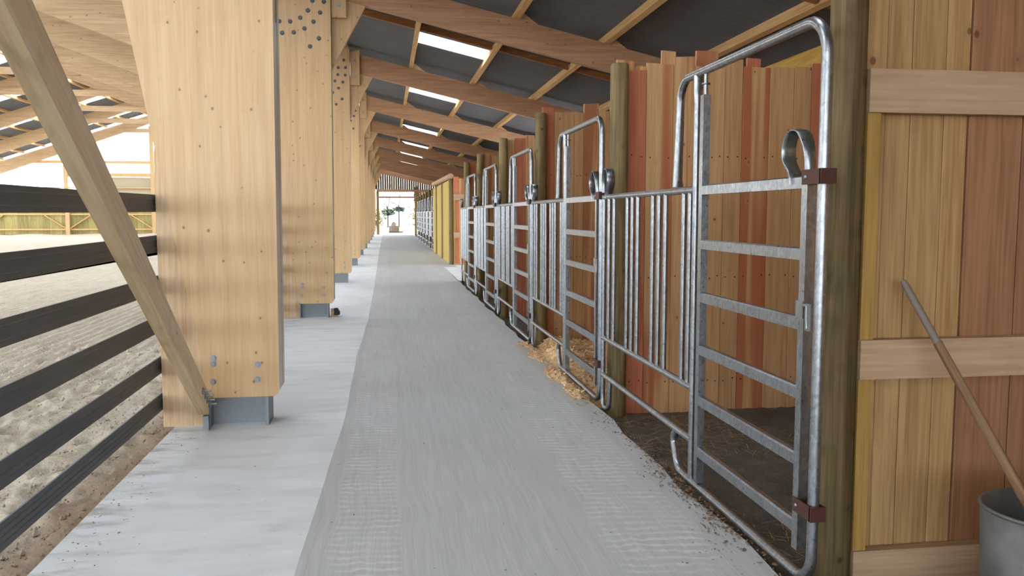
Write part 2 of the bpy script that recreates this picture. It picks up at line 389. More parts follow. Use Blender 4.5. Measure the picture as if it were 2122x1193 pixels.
def sand_h(x, y):
    far = np.clip((21.5-y)/8, 0, 1)
    fur = (np.sin(2*PI*(x + .03*np.sin(y*.7+x))/.15)*.5 + .5)**1.6*.045
    lump = .010*np.sin(x*5.1+y*2.3)*np.sin(y*4.7-x*3) + .006*np.sin(x*11+1.3*y)*np.sin(y*9.1)
    h = (fur*np.clip((-2.4-x)/.8, .12, 1)*np.clip((x+10)/1.5, 0, 1) + lump)*far
    near = np.exp(-((x+2.5)/.9)**2)
    h = h + near*.03*np.sin(x*6+np.sin(y*3)*2)*np.sin(y*5.2)*far
    return h
def build_sand():
    xs = np.concatenate([np.arange(-1.548, -6.0, -.025), np.arange(-6.0, -10, -.03), np.arange(-9, -34, -1.0)])
    ys = np.concatenate([np.arange(YS, 2.4, .8), np.arange(2.4, 11, .04), np.arange(11, 22, .15), np.arange(23, YE-1.6, 1.5), [YE-1.2, YE-.8, YE-.45, YE-.1, YE+.02]])
    Xg, Yg = np.meshgrid(xs, ys); Z = sand_h(Xg, Yg) - .055
    r = np.random.default_rng(3)
    Z += r.normal(0, .005, Z.shape)*(Yg < 11)
    for _ in range(110):     # hoof prints
        cx, cy = -1.75 - abs(r.normal(0, 1.3)), r.uniform(2.8, 11); s = r.uniform(.05, .085); d2 = ((Xg-cx)**2 + ((Yg-cy)/1.25)**2)/s**2
        Z += -.045*np.exp(-d2**1.5) + .016*np.exp(-(np.sqrt(d2)-1.5)**2*4)
    Z += np.clip((Yg-(YE-1.4))/1.3, 0, 1)*(.16 + .07*np.sin(Xg*1.7) + .04*np.sin(Xg*4.3))
    Z = np.minimum(Z, np.where(Xg > -1.62, -.02, 9))
    nx, ny = len(xs), len(ys); mb = MB()
    mb.v = np.stack([Xg, Yg, Z], -1).reshape(-1, 3).tolist()
    i = np.arange((ny-1)*nx).reshape(ny-1, nx)[:, :-1].ravel()
    mb.f = np.stack([i, i+nx, i+nx+1, i+1], -1).tolist(); mb.sm = [True]*len(mb.f); mb.mi = [0]
    mb.build('floor', M['sand'])
    o = bpy.data.objects['floor.001']; tag(o, 'harrowed beige sand of the riding arena left of the aisle', kind='structure')
build_sand()
def clods():
    mb = MB(); r = np.random.default_rng(12)
    for k in range(7000):
        y = 2.6 + 9*r.random()**1.5; x = -1.6 - abs(r.normal(0, 1.6)); q = r.uniform(.004, .013)*(1 + (r.random() < .04))
        z = float(sand_h(np.float64(x), np.float64(y))) - .055 + q*.3; j = r.uniform(.6, 1.3, 6)*q
        if x > -1.66: z = min(z, -.02)
        mb.add([(x+j[0],y,z),(x,y+j[1],z),(x-j[2],y,z),(x,y-j[3],z),(x,y,z+j[4]),(x,y,z-j[5])], [(0,1,4),(1,2,4),(2,3,4),(3,0,4),(1,0,5),(2,1,5),(3,2,5),(0,3,5)])
    tag(mb.build('sand_clods', M['sand']), 'small crumbled clods lying over the raked arena sand', 'clods', kind='stuff')
clods()

def build_soil():
    xs = np.concatenate([np.arange(1.64, 3.8, .05), np.arange(3.8, 6.3, .3)]); ys = np.concatenate([np.arange(YS, 2, .6), np.arange(2, 10, .06), np.arange(10, 19.8, .4)])
    Xg, Yg = np.meshgrid(xs, ys); r = np.random.default_rng(5)
    Z = -.1 + .012*np.sin(Xg*4+Yg*2.1)*np.sin(Yg*3.3-Xg) + r.normal(0, .004, Xg.shape)
    Z -= .02*np.clip((1.75-Xg)/.1, 0, 1)
    nx, ny = len(xs), len(ys); mb = MB(); mb.v = np.stack([Xg, Yg, Z], -1).reshape(-1, 3).tolist()
    i = np.arange((ny-1)*nx).reshape(ny-1, nx)[:, :-1].ravel()
    mb.f = np.stack([i, i+1, i+nx+1, i+nx], -1).tolist(); mb.sm = [True]*len(mb.f); mb.mi = [0]
    n = len(mb.v); mb.add([(1.64,26,-.1),(6.3,26,-.1),(6.3,YE,-.1),(1.64,YE,-.1)], [(0,1,2,3)])
    tag(mb.build('floor', M['soil']), 'dark trodden soil floor of the stalls', kind='structure')
build_soil()
mb = MB(); mb.add([(-60,-60,-.22),(40,-60,-.22),(40,YE+.02,-.22),(-60,YE+.02,-.22),(-60,200,-.1),(40,200,-.1)], [(0,1,2,3)])
mb.add([(-60,YE+.02,-.07),(40,YE+.02,-.07),(40,200,-.05),(-60,200,-.05)], [(0,1,2,3)])
tag(mb.build('ground', M['gravel']), 'pale gravel yard outside the barn', kind='structure')

# ------------------------------------------------------------------ roof (structure "ceiling" with its pieces)
ceiling = empty('ceiling', (0, 0, 5), 'barn roof of dark corrugated sheets with translucent strips on timber purlins', kind='structure')
PUR = .14           # purlin depth
COSR = math.cos(math.atan(SL)); 
def corr_mesh(name, ly, lx, mat, dz, pitch=.146, amp=.024, seg=6):
    n = max(2, round(ly/pitch)); ys = np.linspace(0, ly, n*seg+1); z = amp*np.sin(2*PI*ys/pitch)
    v = [(0, y, a) for y, a in zip(ys, z)] + [(lx, y, a + dz) for y, a in zip(ys, z)]
    m = len(ys); me = bpy.data.meshes.new(name)
    f = [(i, i+1, m+i+1, m+i) for i in range(m-1)]
    me.from_pydata(v, [], f); me.materials.append(mat); me.polygons.foreach_set('use_smooth', [True]*len(f)); me.update(); return me
ZS = PUR + .026
_mc = {}
def sheet(x0, x1, y0, y1, sky=False):
    dz = ROOF(x1) - ROOF(x0); k = (round(x1-x0, 3), round(y1-y0, 3), round(dz, 3), sky)
    nm = 'skylight_sheet' if sky else 'roof_sheet'
    if k not in _mc: _mc[k] = corr_mesh(nm, y1-y0, x1-x0, M['skylight' if sky else 'sheet'], dz)
    z = ROOF(x0) + ZS
    link(nm, _mc[k], ceiling, (x0, y0, z-5))
PX = [.60, 2.02, 3.44, 4.86, 6.2]
bays = [(Y0-PERIOD*k, Y0-PERIOD*(k-1)) for k in (4,3,2,1)] + [(a, b) for a, b in zip(FRAMES[:-1], FRAMES[1:])]
rows = [(-.75, .62), (.62, 2.04), (2.04, 4.88), (4.88, 6.6)]
OFF = {1: 3.5, 2: 3.75, 3: 3.75, 4: .35, 5: .85, 6: .85, 7: 1.9}
for b0, b1 in bays:
    kb = round((b0-Y0)/PERIOD)
    s0 = b0 + OFF.get(kb, 3.75)
    for r, (x0, x1) in enumerate(rows):
        if r == 1:
            if s0 > b0: sheet(x0-.03, x1, b0, s0)
            sheet(x0-.02, x1, s0, s0+1.08, True); sheet(x0-.03, x1, s0+1.08, b1)
        else: sheet(x0-.03, x1, b0, b1)
    for sgn in (1, -1):
        s1 = b0 + 3.75; e = [-.78, XV, -7.8, -10.6, -13.4, RX]
        for i, (a, b) in enumerate(zip(e[:-1], e[1:])):
            if sgn < 0: a, b = 2*RX-a, 2*RX-b
            if b1 - PERIOD + 2.6 < b0: sheet(b, a, b0, b1) if sgn > 0 else sheet(b, a, b0, b1)
            else:
                for q0, q1, sk in ((b0, s1-1.4, 0), (s1-1.4, s1+.8, 1), (s1+.8, b1, 0)):
                    sheet(b if sgn > 0 else b, a if sgn > 0 else a, q0, q1, bool(sk))
def purlin(x, b0, b1, w=.09):
    zz = ROOF(x)
    k = ('p', round(b1-b0, 3), w)
    if k not in _mc:
        mb = MB(); mb.box(-w/2, w/2, 0, b1-b0, .0, PUR); _mc[k] = mb.mesh('purlin', M['purlin'])
    link('purlin', _mc[k], ceiling, (x, b0, zz-5), (0, math.atan((ROOF(x-.05)-ROOF(x+.05))/.1), 0))
mb = MB(); mb.prism_y([(0,0),(.0,.12),(.28,0)], 0, .10); CLEAT = mb.mesh('cleat', M['glulam_x'])
mainx = [-1.0 - 1.42*i for i in range(11)]
for i, (b0, b1) in enumerate(bays):
    for x in PX[:-1]: purlin(x, b0, b1)
    for x in mainx: purlin(x, b0, b1); purlin(2*RX-x, b0, b1)
for Yc in FRAMES:
    for x in PX[:-1]: link('cleat', CLEAT, ceiling, (x+.05, Yc+.14, ROOF(x+.05)-5), (0, math.atan(SL), 0))
    if Yc < 60:
        for x in mainx[4:9]:
            link('cleat', CLEAT, ceiling, (x+.05, Yc+.13, ROOF(x+.05)-5), (0, math.atan(SM), 0))
# mid-bay battens under the sheets, between the purlins of the lean-to
for b0, b1 in bays:
    yb = b1 - PERIOD + 2.75
    if yb < b0: continue
    for x0, x1 in zip([-.7]+PX[:-1], PX):
        k = ('b', round(x1-x0, 3))
        if k not in _mc:
            mb = MB(); d = x1-x0-.1; mb.add([(0,0,.02),(d,0,.02-SL*d),(d,.06,.02-SL*d),(0,.06,.02),(0,0,.13),(d,0,.13-SL*d),(d,.06,.13-SL*d),(0,.06,.13)],
                [(0,3,2,1),(4,5,6,7),(0,1,5,4),(1,2,6,5),(2,3,7,6),(3,0,4,7)]); _mc[k] = mb.mesh('roof_batten', M['batten'])
        link('roof_batten', _mc[k], ceiling, (x0+.05, yb, ROOF(x0+.05)-5))
# yellow eave beam
mb = MB(); mb.box(5.42, 5.58, YS, 19.5, 3.36, 3.66)
mb.build('eave_beam', M['yellow_beam'], ceiling, (5.5, 0, -1.4), off=(5.5, 0, 3.6))
# right outer wall behind the stalls
wall = empty('wall_right', (6.3, 0, 0), 'boarded outer wall along the back of the stalls', kind='structure')
for k in range(56):
    mb = MB(); y = YS + .72*k; mb.box(6.25, 6.28+.01*(k%2), y, y+.71, -.1, 3.62); mb.build('plank', M['plank_tan'], wall, (.0, y, 0), off=(6.3, y, 0))
mb = MB(); mb.box(6.25, 6.3, 26, YE, -.1, 3.62); mb.build('boarding', M['plank_tan'], wall, (0, 30, 0), off=(6.3, 30, 0))

# ------------------------------------------------------------------ portal frames
ORD = ['first', 'second', 'third', 'fourth', 'fifth', 'sixth', 'seventh', 'eighth', 'ninth', 'tenth']
FLAB = ['nearest timber portal frame, wide glulam column with the slanting brace at its foot',
        'second timber portal frame from the camera, small dark block lying at its foot plate',
        'third timber portal frame from the camera, ring of dark bolts below the first skylit bay']
RC = (-1.43, 4.76)
def make_frame(full):
    root = bpy.data.objects.new('portal_frame', None); COL.objects.link(root)
    OX = -1.05
    sh = lambda poly: [(x-OX, z) for x, z in poly]
    mb = MB()
    lx = lambda z: -1.29 - (z-.215)*.178
    front = [(lx(.215),.215),(-.825,.215),(-.795,.255),(-.765,5.2),(-.83,5.40),(lx(5.5)+.05,5.45),(lx(5.1),5.1)]
    mb.prism_y(sh(front), 0, .12); mb.prism_y(sh(front), .24, .34)
    fill = [(lx(.215)+.003,.216),(-.828,.216),(-.798,.256),(-.783,2.95),(lx(2.95)+.003,2.95)]
    mb.prism_y(sh(fill), .12, .24)
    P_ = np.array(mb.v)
    for i, f in enumerate(mb.f):     # narrow aisle side gets the paler wood, its brightness painted in
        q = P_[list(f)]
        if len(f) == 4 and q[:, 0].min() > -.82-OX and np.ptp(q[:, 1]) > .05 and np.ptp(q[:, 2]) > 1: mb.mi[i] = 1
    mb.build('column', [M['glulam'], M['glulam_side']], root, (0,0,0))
    # far column of the arena span
    mb = MB(); mir = [(2*RX-x, z) for x, z in front]
    mb.prism_y(sh(mir), 0, .12); mb.prism_y(sh(mir), .24, .34); mb.build('column', M['glulam'], root, (2*(RX-OX),0,0), off=(2*(RX-OX),0,0))
    # main rafters (taper towards the ridge) and collar tie
    r_ = [(-.95, ROOF(-.95)-.004), (XV, ROOF(XV)-.004), (RX, RZ-.004), (RX, RZ-.6), (-13.46, 7.5), (-1.85, UND(-1.85)), (-1.6, 3.4), (-.95, 4.3)]
    mb = MB(); mb.prism_y(sh(r_), .125, .235); mb.build('rafter', M['glulam_x'], root, (-5,0,5))
    mb = MB(); mb.prism_y(sh([(2*RX-x, z) for x, z in r_]), .125, .235); mb.build('rafter', M['glulam_x'], root, (-25,0,5))
    mb = MB(); mb.box(-19.3-OX, -13.0-OX, .03, .12, 7.5, 7.8); mb.build('collar_tie', M['glulam_x'], root, (RX-OX,0,7.6))
    # lean-to rafter, corbel and clamp
    bt = lambda x: 4.66 - SL*(x+.35)
    mb = MB(); mb.prism_y(sh([(-.745, bt(-.745)), (6.25, bt(6.25)), (6.25, ROOF(6.25)-.005), (-.745, ROOF(-.745)-.005)]), .13, .25)
    mb.build('aisle_rafter', M['aisle_wood'], root, (3.8,0,4.4))
    mb = MB(); mb.prism_y(sh([(-.772, 3.70), (-.27, bt(-.27)-.004), (-.758, bt(-.758)-.004)]), .135, .245); mb.build('corbel', M['glulam'], root, (.5,0,4.3))
    mb = MB(); mb.prism_y(sh([(-.755, 4.44), (-.545, 4.44), (-.545, 5.215), (-.755, 5.17)]), .06, .128); cp = mb.build('clamp_board', M['glulam'], root, (.4,0,4.8))
    for z in (4.62, 4.98):
        mb = MB(); mb.hexbolt((-.65-OX, .06, z), .02, .015); mb.build('bolt', M['bolt'], root, (-.65-OX, .06, z))
    # edge board that carries the fence bands
    mb = MB(); mb.prism_y(sh([(-1.63, 0), (-1.31, 0), (lx(.24)-.004, .24), (lx(2.05)-.004, 2.05), (-1.63, 1.98)]), .05, .25); mb.build('edge_board', M['edge_board'], root, (-.45,0,0))
    # steel shoe
    mb = MB(); mb.box(-1.285-OX, -.895-OX, .10, .12, 0, .215); mb.build('shoe_web', M['steel'], root)
    for x in (-1.305, -.895):
        mb = MB(); mb.box(x-OX, x+.02-OX, -.01, .26, 0, .2145); mb.build('shoe_flange', M['steel'], root, (x-OX, 0, 0))
    for x, z in ((-1.255,.51),(-1.258,.465),(-1.262,.335),(-.945,.455),(-.948,.345)):
        mb = MB(); mb.hexbolt((x-OX, 0, z), .015, .016); mb.build('bolt', M['bolt'], root, (x-OX, 0, z))
    # bolt rings of the knee
    ring = MB()
    for R, n in ((.42, 17), (.58, 22)):
        for i in range(n):
            w = 2*PI*(i+.3)/n; c = (RC[0]+R*math.cos(w)-OX, 0, RC[1]+R*math.sin(w))
            if full: mb = MB(); mb.hexbolt(c, .022, .016); mb.build('knee_bolt', M['dark_bolt'], root, c)
            else: ring.hexbolt(c, .022, .016)
    for x, z in ((-.94, 4.12), (-1.07, 4.0)):
        c = (x-OX, 0, z)
        if full: mb = MB(); mb.hexbolt(c, .022, .016); mb.build('knee_bolt', M['dark_bolt'], root, c)
        else: ring.hexbolt(c, .022, .016)
    if not full: tag(ring.build('knee_bolts', M['dark_bolt'], root), kind='stuff')
    return root
fr_full = make_frame(True); fr_far = make_frame(False); used = set()
for k, Yc in enumerate(FRAMES):
    src = fr_full if k < 4 else fr_far
    o = src if src.name not in used else copy_tree(src)
    used.add(src.name); o.location = (-1.05, Yc, 0)
    lab = FLAB[k] if k < 3 else (ORD[k] + ' timber portal frame from the camera, in the row down the aisle' if k < NF-1 else 'farthest timber portal frame, against the slatted end wall')
    tag(o, lab, 'portal frame', 'timber portal frames along the aisle')

# ------------------------------------------------------------------ slanting brace on the first column
def build_brace():
    a = math.radians(26.51); d = Vector((.0806, -math.cos(a), math.sin(a))); d.normalize()
    n = Vector((0, -math.sin(a), -math.cos(a))); w, h = .068, .142
    base = Vector((-1.282, 6.245, .105))
    root = empty('diagonal_brace', base, 'long rough-sawn diagonal timber brace slanting from the foot of the nearest column', 'brace')
    L = 6.1; v = []
    for s, cut in ((0, .03), (L, 0)):
        for i, j in ((-1, 0), (0, 0), (0, 1), (-1, 1)):
            v.append(Vector((i*w, 0, 0)) + n*(-j*h) + d*(s + (cut if j == 0 else 0)))
    mb = MB(); mb.add(v, [(0,1,2,3)[::-1], (4,5,6,7), (0,1,5,4), (1,2,6,5), (2,3,7,6), (3,0,4,7)]); mb.mi[3] = 1  # aisle face takes the paler wood with light painted in
    from mathutils import Matrix
    ex = d.cross(n).normalized(); nn = ex.cross(d)
    Rm = Matrix((ex, d, nn)).transposed()
    mb.v = [tuple(Rm.transposed() @ Vector(p)) for p in mb.v]
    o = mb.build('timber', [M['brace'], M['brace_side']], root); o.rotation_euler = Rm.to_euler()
    for s in (.05, .17, .29, .42):
        p = d*s + n*(-h*.5); mb = MB()
        mb.tube([(p.x-.005, p.y, p.z), (p.x+.055, p.y, p.z)], .009, 8, up=(0,0,1))
        mb.hexbolt((p.x, p.y, p.z), .017, .02, 'x'); mb.build('bolt', M['bolt'], root, p)
    mb = MB(); mb.box(-.04, .0, -.02, .04, -.105, .0); mb.build('foot_plate', M['steel'], root)
build_brace()
blk = empty('floor_block', (-.80, 12.99, 0), 'small dark wood block on the floor beside the second column foot', 'block')
mb = MB(); mb.prism_y([(-.045,0),(.05,0),(.07,.05),(.03,.12),(-.045,.12)], 0, .09); mb.build('body', M['rail_wood'], blk)
mb = MB(); mb.prism_y([(.0,.03),(.085,.03),(.085,.07),(.05,.13),(.0,.125)], -.012, .1); mb.build('dark_end', M['black'], blk)

# ------------------------------------------------------------------ fence bands
BZ = [1.63, 1.338, 1.045, .757, .452, .18]
BN = ['topmost', 'second from the top', 'third from the top', 'fourth from the top', 'fifth from the top', 'lowest']
for bay, (y0, y1) in enumerate(((-.3, 6.54), (6.60, 13.15))):
    for i, z in enumerate(BZ):
        h = .062; x = -1.652; mb = MB(); prof = []
        for q in (-1, -.55, -.5, -.45, -.04, 0, .04, .45, .5, .55, 1):
            prof.append((x + .006 + (.003 if q in (-.5, 0, .5) else 0), z + q*h))
        poly = [(x-.004, z-h)] + prof + [(x-.004, z+h)]
        N = 12; n = len(poly); v = []
        for k in range(N+1):
            y = y0 + (y1-y0)*k/N; sag = -.012*math.sin(PI*k/N)*(1 + .5*math.sin(i*2.1))
            v += [(a, y, c+sag) for a, c in poly]
        mb.add(v, [(k*n+j, (k+1)*n+j, (k+1)*n+(j+1)%n, k*n+(j+1)%n) for k in range(N) for j in range(n)] + [tuple(range(n)), tuple(range(N*n+n-1, N*n-1, -1))])
        o = mb.build('fence_band', M['band'], None, (x, y0, z))
        tag(o, (BN[i] + ' black rubber fence band of six left of the nearest column') if bay == 0 else
               (BN[i] + ' black rubber fence band between the first and second columns'), 'fence band', 'black bands of the arena fence')

# ------------------------------------------------------------------ stall fronts (panel + hoop + gate)
GX = 1.71
def stall_front(L):
    """local frame: y from the near hoop leg, z up, x=0 is the gate line"""
    root = bpy.data.objects.new('stall_front', None); COL.objects.link(root)
    g = M['galv']; R = .0235
    yu = 1.39; yf = 1.66; ye = L - .09           # fixed upright, far hoop leg, panel end
    def T(name, pts, r, n=10, **k):
        mb = MB(); mb.tube(pts, r, n, **k); return mb.build(name, g, root, pts[0])
    # hoop: near leg, arch, far leg flattened onto the panel's top rail
    pts = fillet([(0,0,.20),(0,0,2.322),(0,yf,2.322),(0,yf+.035,1.75)], [.15,.13], 8)
    pts = pts + [Vector((0, yf+.03, 1.71))]
    rad = [(R, R)]*len(pts); rad[-2] = (R*1.25, R*.75); rad[-1] = (R*1.5, R*.3)
    mb = MB(); mb.tube(pts, R, 12, radii=rad); mb.build('hoop', g, root, (0,0,.2))
    low = fillet([(0,0,.21),(0,0,.03),(0,yf-.06,.03),(0,yf+.04,.20),(0,yf-.02,.26)], [.13,.12,.05], 7)
    mb = MB(); mb.tube(low, R, 12); mb.build('ground_hoop', g, root, (0,0,.2))
    up = [(0,yu,.03),(0,yu,2.16),(0,yu-.005,2.22),(0,yu-.012,2.31)]
    mb = MB(); mb.tube(up, .02, 10, radii=[(.02,.02),(.02,.02),(.026,.012),(.03,.006)]); mb.build('upright', g, root, (0,yu,0))
    # rails of the panel
    T('top_rail', [(0,yu,1.685),(0,ye,1.685)], .021); T('middle_rail', [(0,yu,.567),(0,ye,.567)], .021); T('lower_rail', [(0,yu,.268),(0,ye,.268)], .021)
    s = (L-3.48)
    for k, y in enumerate([1.475, 1.575, 1.90+s*.2, 2.025+s*.2, 2.15+s*.2, 2.48+s*.55, 2.61+s*.55, 2.735+s*.55, 3.09+s*.95, 3.235+s]):
        T('bar', [(0,y,.575),(0,y,1.68)], .0165, 8)
    # panel end: upright with a flattened loop on top and a foot loop below
    mb = MB(); y = ye; w = .24
    P = fillet([(0,y,.14),(0,y,.0),(0,y-.2,.03),(0,y-.21,.25)], [.07,.09], 6)
    mb.tube([(0,y,1.70),(0,y,.13)] + P[1:], .019, 10); mb.build('end_upright', g, root, (0,y,0))
    def loop(ys, dr, z0, name, par):
        # teardrop made from the crushed tube end: up the stile, over and down to a pinch on the rail
        c = [(0,0),(.0,.06),(.015,.115),(.055,.165),(.105,.180),(.155,.165),(.185,.115),(.180,.06),(.145,.02),(.118,-.005),(.112,-.045)]
        pp = [Vector((0, ys+dr*a, z0+.02+b)) for a, b in c]
        q = []
        for i in range(len(pp)-1):
            p0, p1, p2, p3 = pp[max(i-1,0)], pp[i], pp[i+1], pp[min(i+2,len(pp)-1)]
            for tt in (0, .33, .66):
                q.append(.5*((2*p1)+(p2-p0)*tt+(2*p0-5*p1+4*p2-p3)*tt*tt+(3*p1-p0-3*p2+p3)*tt**3))
        q.append(pp[-1]); n = len(q)
        rad = [(.021+.012*min(1, i/9), .019-.0135*min(1, i/7)) for i in range(n)]
        mb = MB(); mb.tube(q, .02, 12, radii=rad); return mb.build(name, g, par, q[0])
    loop(ye, -1, 1.70, 'end_loop', root)
    # swinging gate
    mb = MB(); yh = 1.275; yn = .115
    mb.box(-.02, .02, yh-.024, yh+.024, .06, 2.19)
    gate = mb.build('gate', g, root, (0, yh, .06))
    def G(mb, name, loc): return mb.build(name, g, gate, tuple(Vector(loc)-Vector((0,yh,.06))), off=loc)
    def Gb(name, loc, fn, mat=None):
        m2 = MB(); fn(m2); o = bpy.data.objects.new(name, m2.mesh(name, mat or g, loc)); o.parent = gate
        o.location = Vector(loc)-Vector((0,yh,.06)); COL.objects.link(o); return o
    Gb('hinge_pin', (0,yh,2.19), lambda m: (m.tube([(0,yh,2.18),(0,yh,2.31)], .011, 8), m.lathe([(.0,.008),(.024,.008),(.024,0),(.0,0)], (0,yh,2.245), 10)))
    Gb('stile', (0,yn,.14), lambda m: (m.box(-.02, .02, yn-.024, yn+.024, .14, 1.72)))
    for z in (1.682, 1.388, 1.098, .808, .525, .236):
        Gb('rung', (0,.7,z), lambda m: m.prism_y([(-.02,z-.026),(.013,z-.026),(.02,z-.018),(.02,z+.018),(.013,z+.026),(-.012,z+.026),(-.02,z+.02)], yn+.024, yh-.024))
    lp = loop(yn, 1, 1.70, 'handle_loop', gate); lp.location = Vector((0,yn,1.72))-Vector((0,yh,.06))
    Gb('latch', (0,yn,1.16), lambda m: (m.box(-.028, .026, yn-.032, yn+.032, 1.125, 1.195), m.box(-.034,-.026, yn-.095, yn-.06, 1.08, 1.19), m.tube([(-.024,yn-.03,1.18),(-.03,yn-.07,1.18),(-.03,yn-.075,1.09)], .008, 8)))
    for z in (1.70, .34):
        m2 = MB(); m2.box(-.033, -.026, -.034, yn+.0, z-.03, z+.03); m2.box(.026, .033, -.034, yn, z-.03, z+.03); m2.box(-.033, .033, -.040, -.026, z-.03, z+.03)
        c = m2.build('clip', M['clip'], root, (0,0,z)); 
        m3 = MB(); m3.lathe([(0,.005),(.008,.004),(.009,0)], (0,0,0), 8)
        o = m3.build('rivet', M['bolt'], c, (-.033, yn-.03, 0), off=(0,0,0)); o.rotation_euler = (0, -PI/2, 0)
    return root
SB = [3.14, 6.62, 9.93, 13.17, 16.33]
SLAB = ['nearest galvanised steel stall front, its tall arched gate filling the right foreground',
        'second galvanised stall front from the camera, spilled wood shavings under its gate',
        'third galvanised stall front from the camera, behind the shavings heap',
        'fourth galvanised stall front from the camera along the aisle',
        'fifth galvanised stall front, last before the cross passage']
sf1 = stall_front(3.48); sfB = stall_front(3.31); sfC = stall_front(3.16)
for k, y in enumerate(SB):
    o = (sf1, sfB, sfC)[k] if k < 3 else copy_tree(sfC)
    o.location = (GX, y, 0); tag(o, SLAB[k], 'stall front', 'galvanised stall fronts')
FB = [36.2 + 3.36*k for k in range(6)]
for k, y in enumerate(FB):
    o = copy_tree(sfB); o.location = (2.0, y, 0)
    tag(o, ['first', 'second', 'third', 'fourth', 'fifth', 'last'][k] + ' small distant galvanised stall front beyond the yellow boarded wall', 'stall front', 'galvanised stall fronts')

# ------------------------------------------------------------------ round posts
def post(x, y, r, top, lab, z0=-.15):
    jit = [1+.03*math.sin(i*1.9+x*7+y)+.02*math.sin(i*3.1) for i in range(16)]
    mb = MB(); H = top-z0; prof = [(r*1.03, 0), (r*1.01, H*.35), (r*.99, H*.7), (r*.97, H-.015), (r*.88, H), (0.0, H+.004)]
    mb.lathe(prof, (0,0,0), 16, jit)
    o = mb.build('round_post', M['post_dark' if lab.startswith('tall') else 'post'], None, (0,0,0)); o.location = (x, y, z0)
    return tag(o, lab, 'post', 'round stall posts')
PN = ['tall dark round treated post in the right foreground beside the nearest gate', 'second round treated post from the camera, between first and second stall fronts',
      'third round treated post from the camera, with sawn top', 'fourth round treated post from the camera', 'fifth round treated post from the camera', 'sixth round treated post, at the cross passage']
for k, (x, y, top, r) in enumerate([(1.965, 3.44, 3.4, .077), (1.852, 6.635, 2.74, .074), (1.825, 9.96, 2.74, .070), (1.835, 13.29, 2.74, .07), (1.84, 16.59, 2.72, .07), (1.86, 19.63, 2.75, .072)]):
    post(x, y, r, top, PN[k])
for k, y in enumerate([36.1]+[b+3.3 for b in FB]):
    post(2.17, y, .075, 2.75, (['first', 'second', 'third', 'fourth', 'fifth', 'sixth', 'seventh'][k]) + ' small distant round post behind the far stall fronts')

# ------------------------------------------------------------------ stall partitions
def partition(Y, xb, front, back, lab, rails=False, zb=-.13, nails=True):
    root = empty('stall_partition', (xb, Y, 0), lab, 'partition', 'boarded stall partitions')
    r = random.Random(int(Y*10))
    nl = MB()
    for lst, off in ((front, 0.0), (back, .055)):
        for x0, x1, top, m in lst:
            dy = r.uniform(-.004, .004) + off; tilt = r.uniform(-.006, .006); mb = MB(); g = .0015
            c = ((x0+x1)/2, Y+dy, zb)
            a, b = x0+g, x1-g; y0, y1 = Y+dy, Y+dy+.027
            v = []
            for yy in (y0, y1):
                v += [(a,yy,zb), (b,yy,zb), (b-.0*tilt,yy,top+tilt), (a,yy,top-tilt)]
            ch = .003
            mb.add([(a+ch,y0,zb),(b-ch,y0,zb),(b,y0+ch,zb),(b,y1,zb),(a,y1,zb),(a,y0+ch,zb),
                    (a+ch,y0,top-tilt),(b-ch,y0,top+tilt),(b,y0+ch,top+tilt),(b,y1,top+tilt),(a,y1,top-tilt),(a,y0+ch,top-tilt)],
                   [(0,1,7,6),(1,2,8,7),(2,3,9,8),(3,4,10,9),(4,5,11,10),(5,0,6,11),(6,7,8,9,10,11),(5,4,3,2,1,0)])
            mb.build('plank', M[m], root, (c[0]-xb, dy, zb), off=c)
            if off == 0 and nails:
                for z in (2.02, 1.03, .16):
                    for x in ((a+.035, b-.035) if b-a > .09 else ((a+b)/2,)):
                        z2 = z + r.uniform(-.012, .012); nl.hexbolt((x-xb, y0-Y-.0005, z2), .0042, .003)
    if nails and nl.v: tag(nl.build('nail_heads', M['nail'], root), kind='stuff')
    if rails:
        e = max(f[1] for f in front)
        for i, (z0, z1) in enumerate(((1.985, 2.17), (.825, 1.0), (-.13, .045))):
            mb = MB(); mb.box(xb, e, Y-.062, Y-.006, z0, z1); mb.build('rail', M['rail_wood'], root, (0, -.03, z0), off=(xb, Y-.03, z0))
        for z0, z1 in ((1.0, 1.985), (.045, .825)):
            mb = MB(); mb.box(xb, xb+.062, Y-.052, Y-.005, z0+.001, z1-.001); mb.build('corner_batten', M['yellow_wood'], root, (0, -.03, z0), off=(xb, Y-.03, z0))
    return root
def more(x, x1, base, r, mats=('plank_tan', 'plank_mix', 'plank_tan', 'plank_red')):
    out = []
    while x < x1:
        w = r.choice((.13, .15, .17, .2)); out.append((x, x+w, base + r.uniform(-.06, .09), r.choice(mats))); x += w
    return out
rr = random.Random(4)
f1 = [(2.05,2.165,2.95,'plank_olive'),(2.165,2.285,3.0,'plank_olive'),(2.285,2.447,2.96,'plank_olive'),(2.447,2.562,3.0,'plank_olive'),(2.566,2.832,2.95,'plank_brown'),(2.835,3.0,3.0,'plank_brown'),(3.0,3.18,2.97,'plank_tan')]
partition(3.46, 2.05, f1 + more(3.18, 4.6, 2.9, rr), [], 'framed plank partition at the right edge with pale horizontal rails', True, nails=False)
f2 = [(1.946,2.101,2.708,'plank_red'),(2.101,2.329,2.765,'plank_mix'),(2.329,2.509,2.826,'plank_tan'),(2.509,2.629,2.749,'plank_mix'),(2.629,2.768,2.752,'plank_tan'),(2.768,2.925,2.812,'plank_tan'),(2.925,3.16,2.759,'plank_mix'),(3.16,3.376,2.765,'plank_tan'),(3.376,3.525,2.769,'plank_tan'),(3.525,3.68,2.804,'plank_red')]
b2 = [(1.867,2.017,2.795,'plank_tan'),(2.038,2.144,2.75,'plank_tan'),(2.241,2.364,2.878,'plank_tan'),(2.537,2.729,2.887,'plank_tan'),(2.979,3.102,2.839,'plank_red')]
